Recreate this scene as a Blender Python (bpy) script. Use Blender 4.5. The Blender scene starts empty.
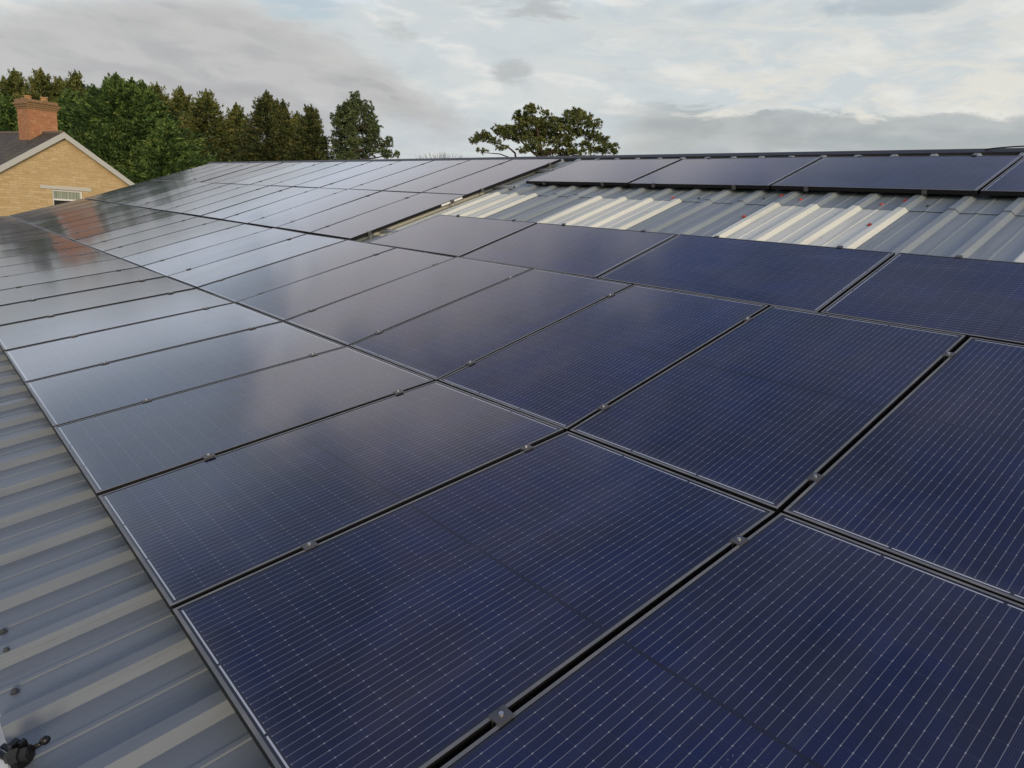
import bpy, bmesh, math, random
import numpy as np
from mathutils import Vector, Matrix

S = bpy.context.scene
COL = S.collection
random.seed(7)
RNG = np.random.default_rng(11)
R = math.radians

# ------------------------------------------------------------------ camera
F_PX = 694.95
CAM = Vector((1.05747, -2.25780, 0.93547))
# rows: image right, image down, forward (world axes: X along the ridge, Y up the slope, Z up)
_u = 0.1
_c = math.sqrt(1 - _u * _u)
_M0 = [(0.652954, 0.757398, 0.0), (0.224780, -0.193784, -0.954946), (-0.723274, 0.623536, -0.296780)]
BAS = [Vector((x, y * _c - z * _u, y * _u + z * _c)) for x, y, z in _M0]
cam_d = bpy.data.cameras.new('camera')
cam = bpy.data.objects.new('camera', cam_d)
COL.objects.link(cam)
m = Matrix.Identity(4)
for i in range(3):
    m[i][0] = BAS[0][i]
    m[i][1] = -BAS[1][i]
    m[i][2] = -BAS[2][i]
    m[i][3] = CAM[i]
cam.matrix_world = m
cam_d.sensor_fit = 'HORIZONTAL'
cam_d.sensor_width = 36.0
cam_d.lens = 36.0 * F_PX / 1024.0
cam_d.clip_start = 0.05
cam_d.clip_end = 5000
S.camera = cam


def at(px, py, depth):
    """world point seen at a pixel, at a distance along the view axis"""
    r = BAS[0] * (px - 512) + BAS[1] * (py - 384) + BAS[2] * F_PX
    return CAM + r * (depth / F_PX)


def pix(p):
    d = Vector(p) - CAM
    z = d.dot(BAS[2])
    return (512 + F_PX * d.dot(BAS[0]) / z, 384 + F_PX * d.dot(BAS[1]) / z, z)


def on_screen(pts):
    for p in pts:
        x, y, z = pix(p)
        if z > 0.1 and -5 < x < 1029 and -5 < y < 773:
            return True
    return False


# ------------------------------------------------------------------ render look
S.view_settings.view_transform = 'Standard'
S.view_settings.look = 'None'
S.view_settings.exposure = 0.0
S.view_settings.gamma = 1.0
S.view_settings.use_curve_mapping = False
S.cycles.max_bounces = 8
S.cycles.use_denoising = True

# ------------------------------------------------------------------ node helpers


class NT:
    def __init__(self, tree):
        self.t = tree
        self.n = tree.nodes
        self.l = tree.links

    def new(self, typ, **kw):
        nd = self.n.new(typ)
        for k, v in kw.items():
            setattr(nd, k, v)
        return nd

    def set(self, sock, v):
        if isinstance(v, bpy.types.NodeSocket):
            self.l.new(v, sock)
        elif isinstance(v, (tuple, list)):
            if sock.type == 'RGBA' and len(v) == 3:
                v = (*v, 1)
            sock.default_value = v
        else:
            sock.default_value = v

    def math(self, op, a, b=0.0, c=None, clamp=False):
        nd = self.new('ShaderNodeMath', operation=op, use_clamp=clamp)
        self.set(nd.inputs[0], a)
        self.set(nd.inputs[1], b)
        if c is not None:
            self.set(nd.inputs[2], c)
        return nd.outputs[0]

    def step(self, v, a, b, lo=0.0, hi=1.0):
        nd = self.new('ShaderNodeMapRange', interpolation_type='SMOOTHSTEP')
        for k, x in zip(('Value', 'From Min', 'From Max', 'To Min', 'To Max'), (v, a, b, lo, hi)):
            self.set(nd.inputs[k], x)
        return nd.outputs[0]

    def lin(self, v, a, b, lo=0.0, hi=1.0):
        nd = self.new('ShaderNodeMapRange')
        for k, x in zip(('Value', 'From Min', 'From Max', 'To Min', 'To Max'), (v, a, b, lo, hi)):
            self.set(nd.inputs[k], x)
        return nd.outputs[0]

    def mix(self, f, a, b, blend='MIX'):
        nd = self.new('ShaderNodeMix', data_type='RGBA', blend_type=blend)
        self.set(nd.inputs[0], f)
        self.set(nd.inputs[6], a)
        self.set(nd.inputs[7], b)
        return nd.outputs[2]

    def comb(self, x, y, z=0.0):
        nd = self.new('ShaderNodeCombineXYZ')
        for i, v in enumerate((x, y, z)):
            self.set(nd.inputs[i], v)
        return nd.outputs[0]

    def sep(self, v):
        nd = self.new('ShaderNodeSeparateXYZ')
        self.set(nd.inputs[0], v)
        return nd.outputs

    def noise(self, vec, scale, detail=4.0, rough=0.55, dist=0.0):
        nd = self.new('ShaderNodeTexNoise')
        self.set(nd.inputs['Vector'], vec)
        nd.inputs['Scale'].default_value = scale
        nd.inputs['Detail'].default_value = detail
        nd.inputs['Roughness'].default_value = rough
        nd.inputs['Distortion'].default_value = dist
        return nd.outputs['Fac']

    def mapping(self, vec, scale=(1, 1, 1), loc=(0, 0, 0), rot=(0, 0, 0)):
        nd = self.new('ShaderNodeMapping')
        self.set(nd.inputs[0], vec)
        nd.inputs['Scale'].default_value = scale
        nd.inputs['Location'].default_value = loc
        nd.inputs['Rotation'].default_value = rot
        return nd.outputs[0]


def material(name, rough=0.6, metallic=0.0, color=(0.5, 0.5, 0.5), ior=1.5):
    mt = bpy.data.materials.new(name)
    mt.use_nodes = True
    q = NT(mt.node_tree)
    b = q.n['Principled BSDF']
    b.inputs['Base Color'].default_value = (*color, 1)
    b.inputs['Roughness'].default_value = rough
    b.inputs['Metallic'].default_value = metallic
    b.inputs['IOR'].default_value = ior
    return mt, q, b


# ------------------------------------------------------------------ sun and sky
SUN_EL, SUN_AZ = R(12), math.atan2(-0.32, 0.95)       # low, soft, behind the photographer
SUN_DIR = Vector((math.cos(SUN_EL) * math.cos(SUN_AZ), math.cos(SUN_EL) * math.sin(SUN_AZ), math.sin(SUN_EL)))
sun_d = bpy.data.lights.new('sun', 'SUN')
sun_d.energy = 1.8
sun_d.angle = R(16)
sun_d.color = (1.0, 0.80, 0.55)
sun = bpy.data.objects.new('sun', sun_d)
sun.rotation_euler = SUN_DIR.to_track_quat('Z', 'Y').to_euler()
sun.location = (20, -20, 30)
COL.objects.link(sun)

world = bpy.data.worlds.new('World')
S.world = world
world.use_nodes = True
w = NT(world.node_tree)
for nd in list(w.n):
    w.n.remove(nd)
out = w.new('ShaderNodeOutputWorld')
sky = w.new('ShaderNodeTexSky', sky_type='NISHITA', sun_disc=False)
sky.sun_elevation = SUN_EL
sky.sun_rotation = math.atan2(SUN_DIR.x, SUN_DIR.y)
sky.air_density = 1.0
sky.dust_density = 1.5
tc = w.new('ShaderNodeTexCoord')
x, y, z = w.sep(tc.outputs['Generated'])
ca, sa = math.cos(R(140)), math.sin(R(140))
xr = w.math('ADD', w.math('MULTIPLY', x, ca), w.math('MULTIPLY', y, sa))
yr = w.math('ADD', w.math('MULTIPLY', x, -sa), w.math('MULTIPLY', y, ca))
A = w.math('MULTIPLY', w.math('ARCTAN2', yr, xr), 57.2958)     # bearing in degrees, left positive
E = w.math('MULTIPLY', w.math('ARCSINE', w.math('MINIMUM', w.math('MAXIMUM', z, -1.0), 1.0)), 57.2958)
# cloud-layer coordinates: the layer seen in perspective
zz = w.math('ADD', w.math('MAXIMUM', z, 0.0), 0.16)
cl = w.comb(w.math('DIVIDE', xr, zz), w.math('DIVIDE', yr, zz), 0.0)
n_big = w.noise(w.mapping(cl, (0.55, 0.75, 1), (3.1, 1.7, 0)), 1.0, 6, 0.55, 0.4)
n_mid = w.noise(w.mapping(cl, (1.2, 1.6, 1), (7.3, 2.2, 0)), 1.0, 7, 0.6, 0.6)
ang = w.comb(A, w.math('MULTIPLY', E, 2.0), 0.0)
n_edge = w.noise(ang, 0.13, 6, 0.6, 0.3)
n_fine = w.noise(w.mapping(ang, (0.6, 1, 1), (40, 11, 0)), 0.22, 8, 0.66, 0.7)
n_puff = w.noise(w.mapping(ang, (0.6, 1, 1), (13, 71, 0)), 0.30, 6, 0.54, 0.25)
e1 = w.math('SUBTRACT', n_edge, 0.5)
e2 = w.math('SUBTRACT', n_fine, 0.5)
# pale high veil, creamier on the right
cream = w.math('MULTIPLY', w.step(w.math('ADD', A, w.math('MULTIPLY', e1, 18)), 2, -24), w.step(E, 19, 9))
veil = w.mix(cream, (0.64, 0.675, 0.68), (0.76, 0.745, 0.68))
veil = w.mix(w.step(n_fine, 0.40, 0.60), veil, (0.60, 0.655, 0.68))
veil = w.mix(w.math('MULTIPLY', w.step(n_puff, 0.52, 0.68), 0.7), veil, (0.80, 0.80, 0.77))
veil = w.mix(w.math('MULTIPLY', w.step(n_puff, 0.46, 0.34), 0.45), veil, (0.54, 0.59, 0.615))
# brighter broken cloud higher up, then a duller overhead
Eh = w.math('ADD', E, w.math('MULTIPLY', w.math('MAXIMUM', A, 0.0), 0.15))
lit = w.math('MULTIPLY', w.step(w.math('ADD', Eh, w.math('MULTIPLY', e1, 4)), 15.3, 18.5), w.step(w.math('ADD', A, w.math('MULTIPLY', e1, 30)), -35, 32, 0.45, 1.0))
lit_c = w.mix(w.math('MAXIMUM', w.step(w.math('ADD', A, w.math('MULTIPLY', e1, 10)), 24, 33), w.step(w.math('ADD', E, w.math('MULTIPLY', e1, 6)), 21, 16)), (0.93, 0.89, 0.92), (1.08, 1.18, 1.34))
veil = w.mix(lit, veil, lit_c)
veil = w.mix(w.step(w.math('ADD', E, w.math('MULTIPLY', e1, 14)), 24, 36), veil, (0.13, 0.20, 0.42))
high = w.math('MULTIPLY', w.step(n_big, 0.44, 0.60), w.step(E, 17, 28))
col = w.mix(w.math('MULTIPLY', high, 0.42), veil, (0.46, 0.43, 0.50))
# the brighter, warmer half of the sky behind the viewer, round the sun
glow = w.math('MULTIPLY', w.step(w.math('ABSOLUTE', A), 65, 120), w.step(E, 62, 30))
col = w.mix(glow, col, (1.05, 0.98, 0.88))
# big grey cloud on the left, with its upper edge falling to the right
top = w.math('SUBTRACT', w.math('SUBTRACT', w.math('ADD', 6.9, w.math('MULTIPLY', w.math('MINIMUM', A, 21.0), 0.37)), w.math('MULTIPLY', w.math('MAXIMUM', w.math('SUBTRACT', A, 21.0), 0.0), 0.34)), E)
top = w.math('ADD', top, w.math('ADD', w.math('MULTIPLY', e1, 3.2), w.math('MULTIPLY', e2, 2.6)))
mass = w.math('MULTIPLY', w.step(top, -0.6, 1.5), w.step(w.math('ADD', A, w.math('MULTIPLY', e2, 6)), 0.0, 7.0))
low = w.step(w.math('ADD', w.math('SUBTRACT', E, w.math('MULTIPLY', A, 0.12)), w.math('MULTIPLY', e1, 5)), 3.6, 6.4)
low = w.math('MAXIMUM', low, w.step(A, 8, 17))
mass = w.math('MULTIPLY', mass, w.step(Eh, 17.0, 15.2))
mass = w.math('MULTIPLY', mass, w.math('ADD', w.math('MULTIPLY', low, 0.75), 0.2))
mass_c = w.mix(w.step(w.math('ADD', top, w.math('MULTIPLY', e2, 5)), 4.5, 0.0), (0.455, 0.455, 0.465), (0.535, 0.535, 0.53))
mass_c = w.mix(w.math('MULTIPLY', w.step(n_puff, 0.42, 0.62), 0.8), mass_c, (0.55, 0.55, 0.545))
mass_c = w.mix(w.math('MULTIPLY', w.step(n_puff, 0.42, 0.30), 0.6), mass_c, (0.405, 0.405, 0.415))
col = w.mix(mass, col, mass_c)
# grey bank low on the right
bt = w.math('SUBTRACT', w.math('ADD', 9.0, w.math('ADD', w.math('MULTIPLY', e1, 2.0), w.math('MULTIPLY', e2, 3.0))), E)
bank = w.math('MULTIPLY', w.step(bt, -0.05, 0.5), w.step(w.math('ADD', A, w.math('MULTIPLY', e2, 12)), -4.5, -13.5))
bank = w.math('MULTIPLY', bank, w.step(E, 4.0, 7.6, 0.45, 0.9))
bank_c = w.mix(w.step(n_puff, 0.40, 0.62), (0.385, 0.42, 0.43), (0.46, 0.49, 0.495))
col = w.mix(bank, col, bank_c)
# little dark scraps near the middle
def scrap(a0, e0, ra, re, amt):
    da = w.math('DIVIDE', w.math('SUBTRACT', A, a0), ra)
    de = w.math('DIVIDE', w.math('SUBTRACT', E, e0), re)
    d = w.math('ADD', w.math('MULTIPLY', da, da), w.math('MULTIPLY', de, de))
    d = w.math('ADD', d, w.math('ADD', w.math('MULTIPLY', e2, 5.5), w.math('MULTIPLY', e1, 3.0)))
    return w.math('MULTIPLY', w.step(d, 1.0, 0.0), amt)
sc = w.math('MAXIMUM', scrap(0.2, 11.0, 1.7, 1.2, 0.6), w.math('MAXIMUM', scrap(-1.0, 15.2, 4.5, 1.3, 0.6), scrap(9.0, 12.6, 2.5, 0.9, 0.35)))
col = w.mix(sc, col, (0.40, 0.42, 0.43))
# where the clear sky shows between clouds
gap = w.math('MULTIPLY', w.step(w.math('ADD', n_mid, w.math('MULTIPLY', w.step(A, 24, 33), 0.16)), 0.53, 0.63), w.step(E, 13.5, 18.0))
gap = w.math('MULTIPLY', gap, w.math('SUBTRACT', 1.0, mass))
gl = w.math('MULTIPLY', scrap(15.0, 13.6, 3.6, 1.5, 0.75), w.math('SUBTRACT', 1.0, mass))
gr = scrap(-25.5, 15.6, 4.5, 0.9, 0.7)
gap = w.math('MAXIMUM', gap, w.math('MAXIMUM', gl, gr))
bg_c = w.new('ShaderNodeBackground')
w.set(bg_c.inputs[0], col)
bg_c.inputs[1].default_value = 1.0
bg_s = w.new('ShaderNodeBackground')
w.set(bg_s.inputs[0], sky.outputs[0])
bg_s.inputs[1].default_value = 0.12
mx = w.new('ShaderNodeMixShader')
w.set(mx.inputs[0], w.math('MULTIPLY', gap, 0.55))
w.l.new(bg_c.outputs[0], mx.inputs[1])
w.l.new(bg_s.outputs[0], mx.inputs[2])
w.l.new(mx.outputs[0], out.inputs[0])

# ------------------------------------------------------------------ object helpers


def link(name, me, mats, parent=None, loc=None):
    o = bpy.data.objects.new(name, me)
    COL.objects.link(o)
    for mt in (mats if isinstance(mats, (list, tuple)) else [mats]):
        if me is not None and len(me.materials) < len(mats if isinstance(mats, (list, tuple)) else [mats]):
            me.materials.append(mt)
    if parent is not None:
        o.parent = parent
    if loc is not None:
        o.location = loc
    return o


def empty(name, loc=(0, 0, 0)):
    o = bpy.data.objects.new(name, None)
    o.empty_display_size = 0.1
    o.location = loc
    COL.objects.link(o)
    return o


def tag(o, label, cat, group=None, kind=None):
    o['label'] = label
    if cat:
        o['category'] = cat
    if group:
        o['group'] = group
    if kind:
        o['kind'] = kind
    return o


class MB:
    """collects faces for one mesh"""

    def __init__(self):
        self.v, self.f, self.m = [], [], []

    def add(self, vs, fs, mi=0):
        b = len(self.v)
        self.v += [tuple(p) for p in vs]
        self.f += [tuple(i + b for i in q) for q in fs]
        self.m += [mi] * len(fs)

    def hexa(self, p, mi=0):
        """eight points: bottom ring then top ring"""
        self.add(p, [(3, 2, 1, 0), (4, 5, 6, 7), (0, 1, 5, 4), (1, 2, 6, 5), (2, 3, 7, 6), (3, 0, 4, 7)], mi)

    def box(self, a, b, mi=0):
        (x0, y0, z0), (x1, y1, z1) = a, b
        self.hexa([(x0, y0, z0), (x1, y0, z0), (x1, y1, z0), (x0, y1, z0),
                   (x0, y0, z1), (x1, y0, z1), (x1, y1, z1), (x0, y1, z1)], mi)

    def tube(self, pts, rad, n=8, mi=0, cap=True):
        pts = [Vector(p) for p in pts]
        rad = rad if isinstance(rad, (list, tuple)) else [rad] * len(pts)
        rings = []
        for i, p in enumerate(pts):
            d = (pts[min(i + 1, len(pts) - 1)] - pts[max(i - 1, 0)]).normalized()
            a = d.orthogonal().normalized() if i == 0 else (a - d * a.dot(d)).normalized()
            b = d.cross(a)
            rings.append([p + (a * math.cos(k * 2 * math.pi / n) + b * math.sin(k * 2 * math.pi / n)) * rad[i] for k in range(n)])
        vs = [q for r_ in rings for q in r_]
        fs = []
        for i in range(len(pts) - 1):
            for k in range(n):
                fs.append((i * n + k, i * n + (k + 1) % n, (i + 1) * n + (k + 1) % n, (i + 1) * n + k))
        if cap:
            fs.append(tuple(range(n - 1, -1, -1)))
            fs.append(tuple((len(pts) - 1) * n + k for k in range(n)))
        self.add(vs, fs, mi)

    def mesh(self, name, smooth=False):
        me = bpy.data.meshes.new(name)
        me.from_pydata(self.v, [], self.f)
        me.polygons.foreach_set('material_index', self.m)
        if smooth:
            me.polygons.foreach_set('use_smooth', [True] * len(self.f))
        me.update()
        return me

    def build(self, name, mats, parent=None, loc=None, smooth=False, bevel=0.0):
        me = self.mesh(name, smooth)
        if bevel:
            bm = bmesh.new()
            bm.from_mesh(me)
            bmesh.ops.remove_doubles(bm, verts=bm.verts, dist=1e-5)
            bmesh.ops.bevel(bm, geom=bm.edges[:], offset=bevel, segments=2, affect='EDGES', profile=0.5)
            bm.to_mesh(me)
            bm.free()
        return link(name, me, mats if isinstance(mats, (list, tuple)) else [mats], parent, loc)


ORD = ['zeroth', 'first', 'second', 'third', 'fourth', 'fifth', 'sixth', 'seventh', 'eighth', 'ninth', 'tenth', 'eleventh',
       'twelfth', 'thirteenth', 'fourteenth', 'fifteenth', 'sixteenth', 'seventeenth', 'eighteenth', 'nineteenth',
       'twentieth', 'twenty-first', 'twenty-second', 'twenty-third', 'twenty-fourth']

# ------------------------------------------------------------------ roof frame of reference
A1, A2, A3 = R(10.946), R(17.862), R(20.728)
PITCH = 1.055
ROW, ROW2 = 1.7505, 1.7645
D1, D2, D3 = [Vector((0, math.cos(a), math.sin(a))) for a in (A1, A2, A3)]
N1, N2, N3 = [Vector((0, -math.sin(a), math.cos(a))) for a in (A1, A2, A3)]
K1 = Vector((0, 0, 0))
K2 = D2 * ROW2


def P1(X, wv, off=0.0):
    return Vector((X, 0, 0)) + D1 * wv + N1 * off


def P2(X, wv, off=0.0):
    return Vector((X, 0, 0)) + D2 * wv + N2 * off


def P3(X, wv, off=0.0):
    return Vector((X, 0, 0)) + K2 + D3 * wv + N3 * off


GROUND = -4.4
X_FAR, X_NEAR = -21.75, 9.0

# ------------------------------------------------------------------ materials
def metal_sheet(name, base, alt, rough):
    mt, q, b = material(name, rough)
    t = q.new('ShaderNodeTexCoord').outputs['Object']
    big = q.noise(q.mapping(t, (1, 0.35, 0.35)), 1.6, 5, 0.6)
    streak = q.noise(q.mapping(t, (14, 0.7, 0.7)), 1.0, 5, 0.65)
    spot = q.noise(t, 38.0, 3, 0.6)
    c = q.mix(q.step(big, 0.35, 0.7), base, alt)
    c = q.mix(q.math('MULTIPLY', q.step(streak, 0.48, 0.75), 0.62), c, tuple(k * 0.60 for k in base))
    c = q.mix(q.math('MULTIPLY', q.step(spot, 0.66, 0.74), 0.35), c, (0.10, 0.09, 0.075))
    q.set(b.inputs['Base Color'], c)
    q.set(b.inputs['Roughness'], q.lin(big, 0.3, 0.7, rough - 0.07, rough + 0.12))
    bp = q.new('ShaderNodeBump')
    bp.inputs['Strength'].default_value = 0.12
    bp.inputs['Distance'].default_value = 0.004
    q.set(bp.inputs['Height'], q.noise(t, 3.5, 3, 0.5))
    q.set(b.inputs['Normal'], bp.outputs[0])
    return mt


M_SHEET = metal_sheet('grey_coated_steel', (0.165, 0.190, 0.218), (0.205, 0.230, 0.255), 0.40)
M_SHEET2 = metal_sheet('weathered_grey_steel', (0.225, 0.265, 0.29), (0.285, 0.325, 0.35), 0.36)
M_GRP = metal_sheet('translucent_rooflight', (0.63, 0.655, 0.59), (0.71, 0.725, 0.665), 0.45)
M_RIDGE, _, _ = material('charcoal_flashing', 0.5, 0.0, (0.022, 0.023, 0.025))
M_TRIM, _, _ = material('pale_grey_trim', 0.5, 0.0, (0.48, 0.50, 0.50))
M_WHITE, _, _ = material('white_plastic', 0.35, 0.0, (0.78, 0.79, 0.78))
M_BLACKP, _, _ = material('black_plastic', 0.4, 0.0, (0.006, 0.006, 0.0065))
M_RED, _, _ = material('red_plastic', 0.45, 0.0, (0.55, 0.08, 0.06))
M_ALU, _, _ = material('mill_aluminium', 0.38, 0.9, (0.58, 0.58, 0.57))
M_CLAMP, _, _ = material('anodised_clamp', 0.42, 0.35, (0.105, 0.105, 0.11))
M_SCREW, _, _ = material('dark_screw', 0.45, 0.3, (0.07, 0.075, 0.08))
M_CABLE, _, _ = material('cable_rubber', 0.5, 0.0, (0.015, 0.015, 0.015))


def frame_top_mat():  # black frame's top lip painted paler, standing in for reflected sky
    mt, q, b = material('painted_sheen_frame_lip', 0.42, 0.0, (0.1, 0.1, 0.1))
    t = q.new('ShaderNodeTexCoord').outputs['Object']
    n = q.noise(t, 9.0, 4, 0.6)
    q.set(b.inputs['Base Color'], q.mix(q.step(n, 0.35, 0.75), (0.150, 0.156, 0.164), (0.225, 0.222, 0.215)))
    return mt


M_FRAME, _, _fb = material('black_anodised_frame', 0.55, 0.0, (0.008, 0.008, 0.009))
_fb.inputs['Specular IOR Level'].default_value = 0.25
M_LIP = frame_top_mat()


def cell_mat():
    """glass over dark blue cells: u counts 6 cells across, v 20 half cells along"""
    mt, q, b = material('solar_cell_glass', 0.09, 0.0, (0.01, 0.012, 0.05), 1.60)
    uv = q.new('ShaderNodeUVMap', uv_map='cells').outputs[0]
    u, v, _ = q.sep(uv)
    oi = q.new('ShaderNodeObjectInfo').outputs['Random']

    def tri(val, per=1.0):                        # distance to the nearest whole number
        f = q.math('FRACT', q.math('ADD', q.math('MULTIPLY', val, per), 0.5))
        return q.math('ABSOLUTE', q.math('SUBTRACT', f, 0.5))
    inside = q.math('MULTIPLY', q.math('MULTIPLY', q.math('GREATER_THAN', u, 0.0), q.math('LESS_THAN', u, 6.0)),
                    q.math('MULTIPLY', q.math('GREATER_THAN', v, 0.0), q.math('LESS_THAN', v, 20.0)))
    # cell tone
    wn = q.new('ShaderNodeTexWhiteNoise', noise_dimensions='3D')
    q.set(wn.inputs['Vector'], q.comb(q.math('FLOOR', u), q.math('FLOOR', v), q.math('MULTIPLY', oi, 91.7)))
    seed = q.math('MULTIPLY', oi, 37.0)
    patch = q.noise(q.comb(u, q.math('MULTIPLY', v, 0.32), seed), 0.55, 3, 0.55)
    grain = q.noise(q.comb(q.math('MULTIPLY', u, 26), q.math('MULTIPLY', v, 14), seed), 1.0, 2, 0.7)
    c = q.mix(q.step(patch, 0.3, 0.7), (0.0045, 0.006, 0.028), (0.0045, 0.011, 0.066))
    c = q.mix(q.math('MULTIPLY', wn.outputs[0], 0.45), c, (0.013, 0.012, 0.032))
    c = q.mix(q.math('MULTIPLY', q.step(grain, 0.45, 0.8), 0.35), c, (0.020, 0.028, 0.085))
    # cells butt with thin dark joints
    gu = q.step(tri(u), 0.016, 0.006)
    gv = q.step(tri(v), 0.020, 0.010)
    c = q.mix(q.math('MULTIPLY', gv, 0.45), c, (0.030, 0.038, 0.085))
    joint = q.math('MULTIPLY', gu, 0.75)
    c = q.mix(joint, c, (0.010, 0.012, 0.034))
    # faint linking ribbon kinks beside every other joint
    kk = q.math('MULTIPLY', q.step(tri(q.math('ADD', q.math('MULTIPLY', u, 0.5), 0.5)), 0.055, 0.045),
                q.step(tri(u, 36.0), 0.24, 0.12))
    c = q.mix(q.math('MULTIPLY', kk, 0.35), c, (0.05, 0.06, 0.15))
    # silver busbars, six per cell, with solder dots at the half-cell joints
    bus = q.step(tri(q.math('ADD', u, 1.0 / 12.0), 6.0), 0.036, 0.020)
    dot = q.math('MULTIPLY', q.step(tri(q.math('ADD', u, 1.0 / 12.0), 6.0), 0.075, 0.04), q.step(tri(v), 0.04, 0.02))
    c = q.mix(q.math('MULTIPLY', bus, 0.48), c, (0.42, 0.42, 0.46))
    c = q.mix(q.math('MULTIPLY', dot, 0.40), c, (0.62, 0.62, 0.66))
    # wide dark joint across the middle
    mid = q.step(q.math('ABSOLUTE', q.math('SUBTRACT', v, 10.0)), 0.085, 0.065)
    c = q.mix(mid, c, (0.008, 0.009, 0.022))
    # black margin with three white cross ribbons at each end
    edge = q.math('MINIMUM', q.math('ABSOLUTE', q.math('ADD', v, 0.10)), q.math('ABSOLUTE', q.math('SUBTRACT', v, 20.10)))
    rib = q.math('MULTIPLY', q.step(edge, 0.036, 0.024), q.step(tri(q.math('MULTIPLY', u, 0.5)), 0.012, 0.02))
    rib = q.math('MULTIPLY', rib, q.math('MULTIPLY', q.math('GREATER_THAN', u, 0.0), q.math('LESS_THAN', u, 6.0)))
    c = q.mix(inside, (0.012, 0.015, 0.030), c)
    c = q.mix(rib, c, (0.50, 0.54, 0.62))
    # a little dust: specks and dried smears
    t = q.new('ShaderNodeTexCoord').outputs['Object']
    tt = q.new('ShaderNodeVectorMath', operation='ADD')
    q.set(tt.inputs[0], t)
    q.set(tt.inputs[1], q.comb(seed, q.math('MULTIPLY', oi, 11.0), 0.0))
    sp = q.math('MULTIPLY', q.step(q.noise(tt.outputs[0], 150.0, 1, 0.5), 0.70, 0.76), q.step(q.noise(tt.outputs[0], 2.1, 3, 0.6), 0.60, 0.72))
    c = q.mix(q.math('MULTIPLY', sp, 0.55), c, (0.40, 0.40, 0.40))
    film = q.step(q.noise(q.mapping(tt.outputs[0], (1.3, 0.5, 1)), 1.8, 5, 0.65), 0.42, 0.8)
    c = q.mix(q.math('MULTIPLY', film, 0.07), c, (0.30, 0.29, 0.27))
    silt = q.math('MULTIPLY', q.step(q.math('ADD', v, q.math('MULTIPLY', film, 0.8)), 0.7, -0.25), 0.08)
    c = q.mix(silt, c, (0.26, 0.26, 0.25))
    q.set(b.inputs['Base Color'], c)
    q.set(b.inputs['Roughness'], q.lin(film, 0, 1, 0.09, 0.14))
    bp = q.new('ShaderNodeBump')
    bp.inputs['Strength'].default_value = 0.05
    bp.inputs['Distance'].default_value = 0.01
    q.set(bp.inputs['Height'], q.noise(tt.outputs[0], 1.6, 2, 0.5))
    q.set(b.inputs['Normal'], bp.outputs[0])
    return mt


M_CELL = cell_mat()

# ------------------------------------------------------------------ ground
def ground_mat():
    mt, q, b = material('rough_grass_ground', 0.95)
    t = q.new('ShaderNodeTexCoord').outputs['Object']
    n = q.noise(t, 0.08, 6, 0.6)
    f = q.noise(t, 2.5, 5, 0.7)
    c = q.mix(q.step(n, 0.4, 0.62), (0.055, 0.075, 0.025), (0.10, 0.095, 0.045))
    c = q.mix(q.math('MULTIPLY', q.step(f, 0.4, 0.7), 0.5), c, (0.035, 0.05, 0.018))
    q.set(b.inputs['Base Color'], c)
    return mt


g = MB()
G = 2500
g.add([(-G, -G, GROUND), (G, -G, GROUND), (G, G, GROUND), (-G, G, GROUND)], [(0, 1, 2, 3)])
tag(g.build('ground', ground_mat()), 'rough grass ground around the farm building', None, kind='structure')

# ------------------------------------------------------------------ the building that carries the panels
bld = empty('farm_building', (0, 0, GROUND))
tag(bld, 'low metal clad building whose ribbed roof carries all the solar panels', 'building')


def bp_(p):
    return (p[0], p[1], p[2] - GROUND)


def rib_profile(x0, x1, pitch, phase, h, side=1):
    """(x, height) points of a box-rib sheet; phase = x of one crest centre"""
    pts = [(x0, 0.0)]
    k0 = math.ceil((x0 - phase) / pitch - 0.5)
    k1 = math.floor((x1 - phase) / pitch + 0.5)
    for k in range(k0, k1 + 1):
        c = phase + k * pitch
        seq = [(c - 0.052, 0.0), (c - 0.025, h), (c + 0.025, h), (c + 0.052, 0.0)]
        # one shallow stiffening swage in the pan
        g1 = c + pitch * 0.47
        seq += [(g1 - 0.016, 0.0), (g1 - 0.008, 0.004), (g1 + 0.008, 0.004), (g1 + 0.012, 0.0)]
        pts += [s for s in seq if x0 < s[0] < x1]
    pts.append((x1, 0.0))
    return pts


def ribbed(name, mat, stations, prof, base_off, lift=0.0, thick=0.0012):
    """stations: list of (point fn, w); prof from rib_profile"""
    mb = MB()
    n = len(prof)
    vs = []
    for fn, wv in stations:
        for X, h in prof:
            vs.append(bp_(fn(X, wv, base_off + h + lift)))
    fs = []
    for s_ in range(len(stations) - 1):
        for i in range(n - 1):
            a = s_ * n + i
            fs.append((a, a + 1, a + n + 1, a + n))
    mb.add(vs, fs)
    # front edge thickness
    b0 = len(mb.v)
    fn, wv = stations[0]
    vv = [bp_(fn(X, wv, base_off + h + lift - thick)) for X, h in prof]
    mb.v += [tuple(p) for p in vv]
    for i in range(n - 1):
        mb.f.append((b0 + i, b0 + i + 1, i + 1, i))
        mb.m.append(0)
    return mb.build(name, mat, bld)


PAN = -0.122
PANU = -0.097
RIBH = 0.030
EAVE = -2.225
RIDGE = 3.78
LP, LPH = 0.349, -1.027          # lower ribs
UP, UPH = 0.353, -0.837         # upper ribs

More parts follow.
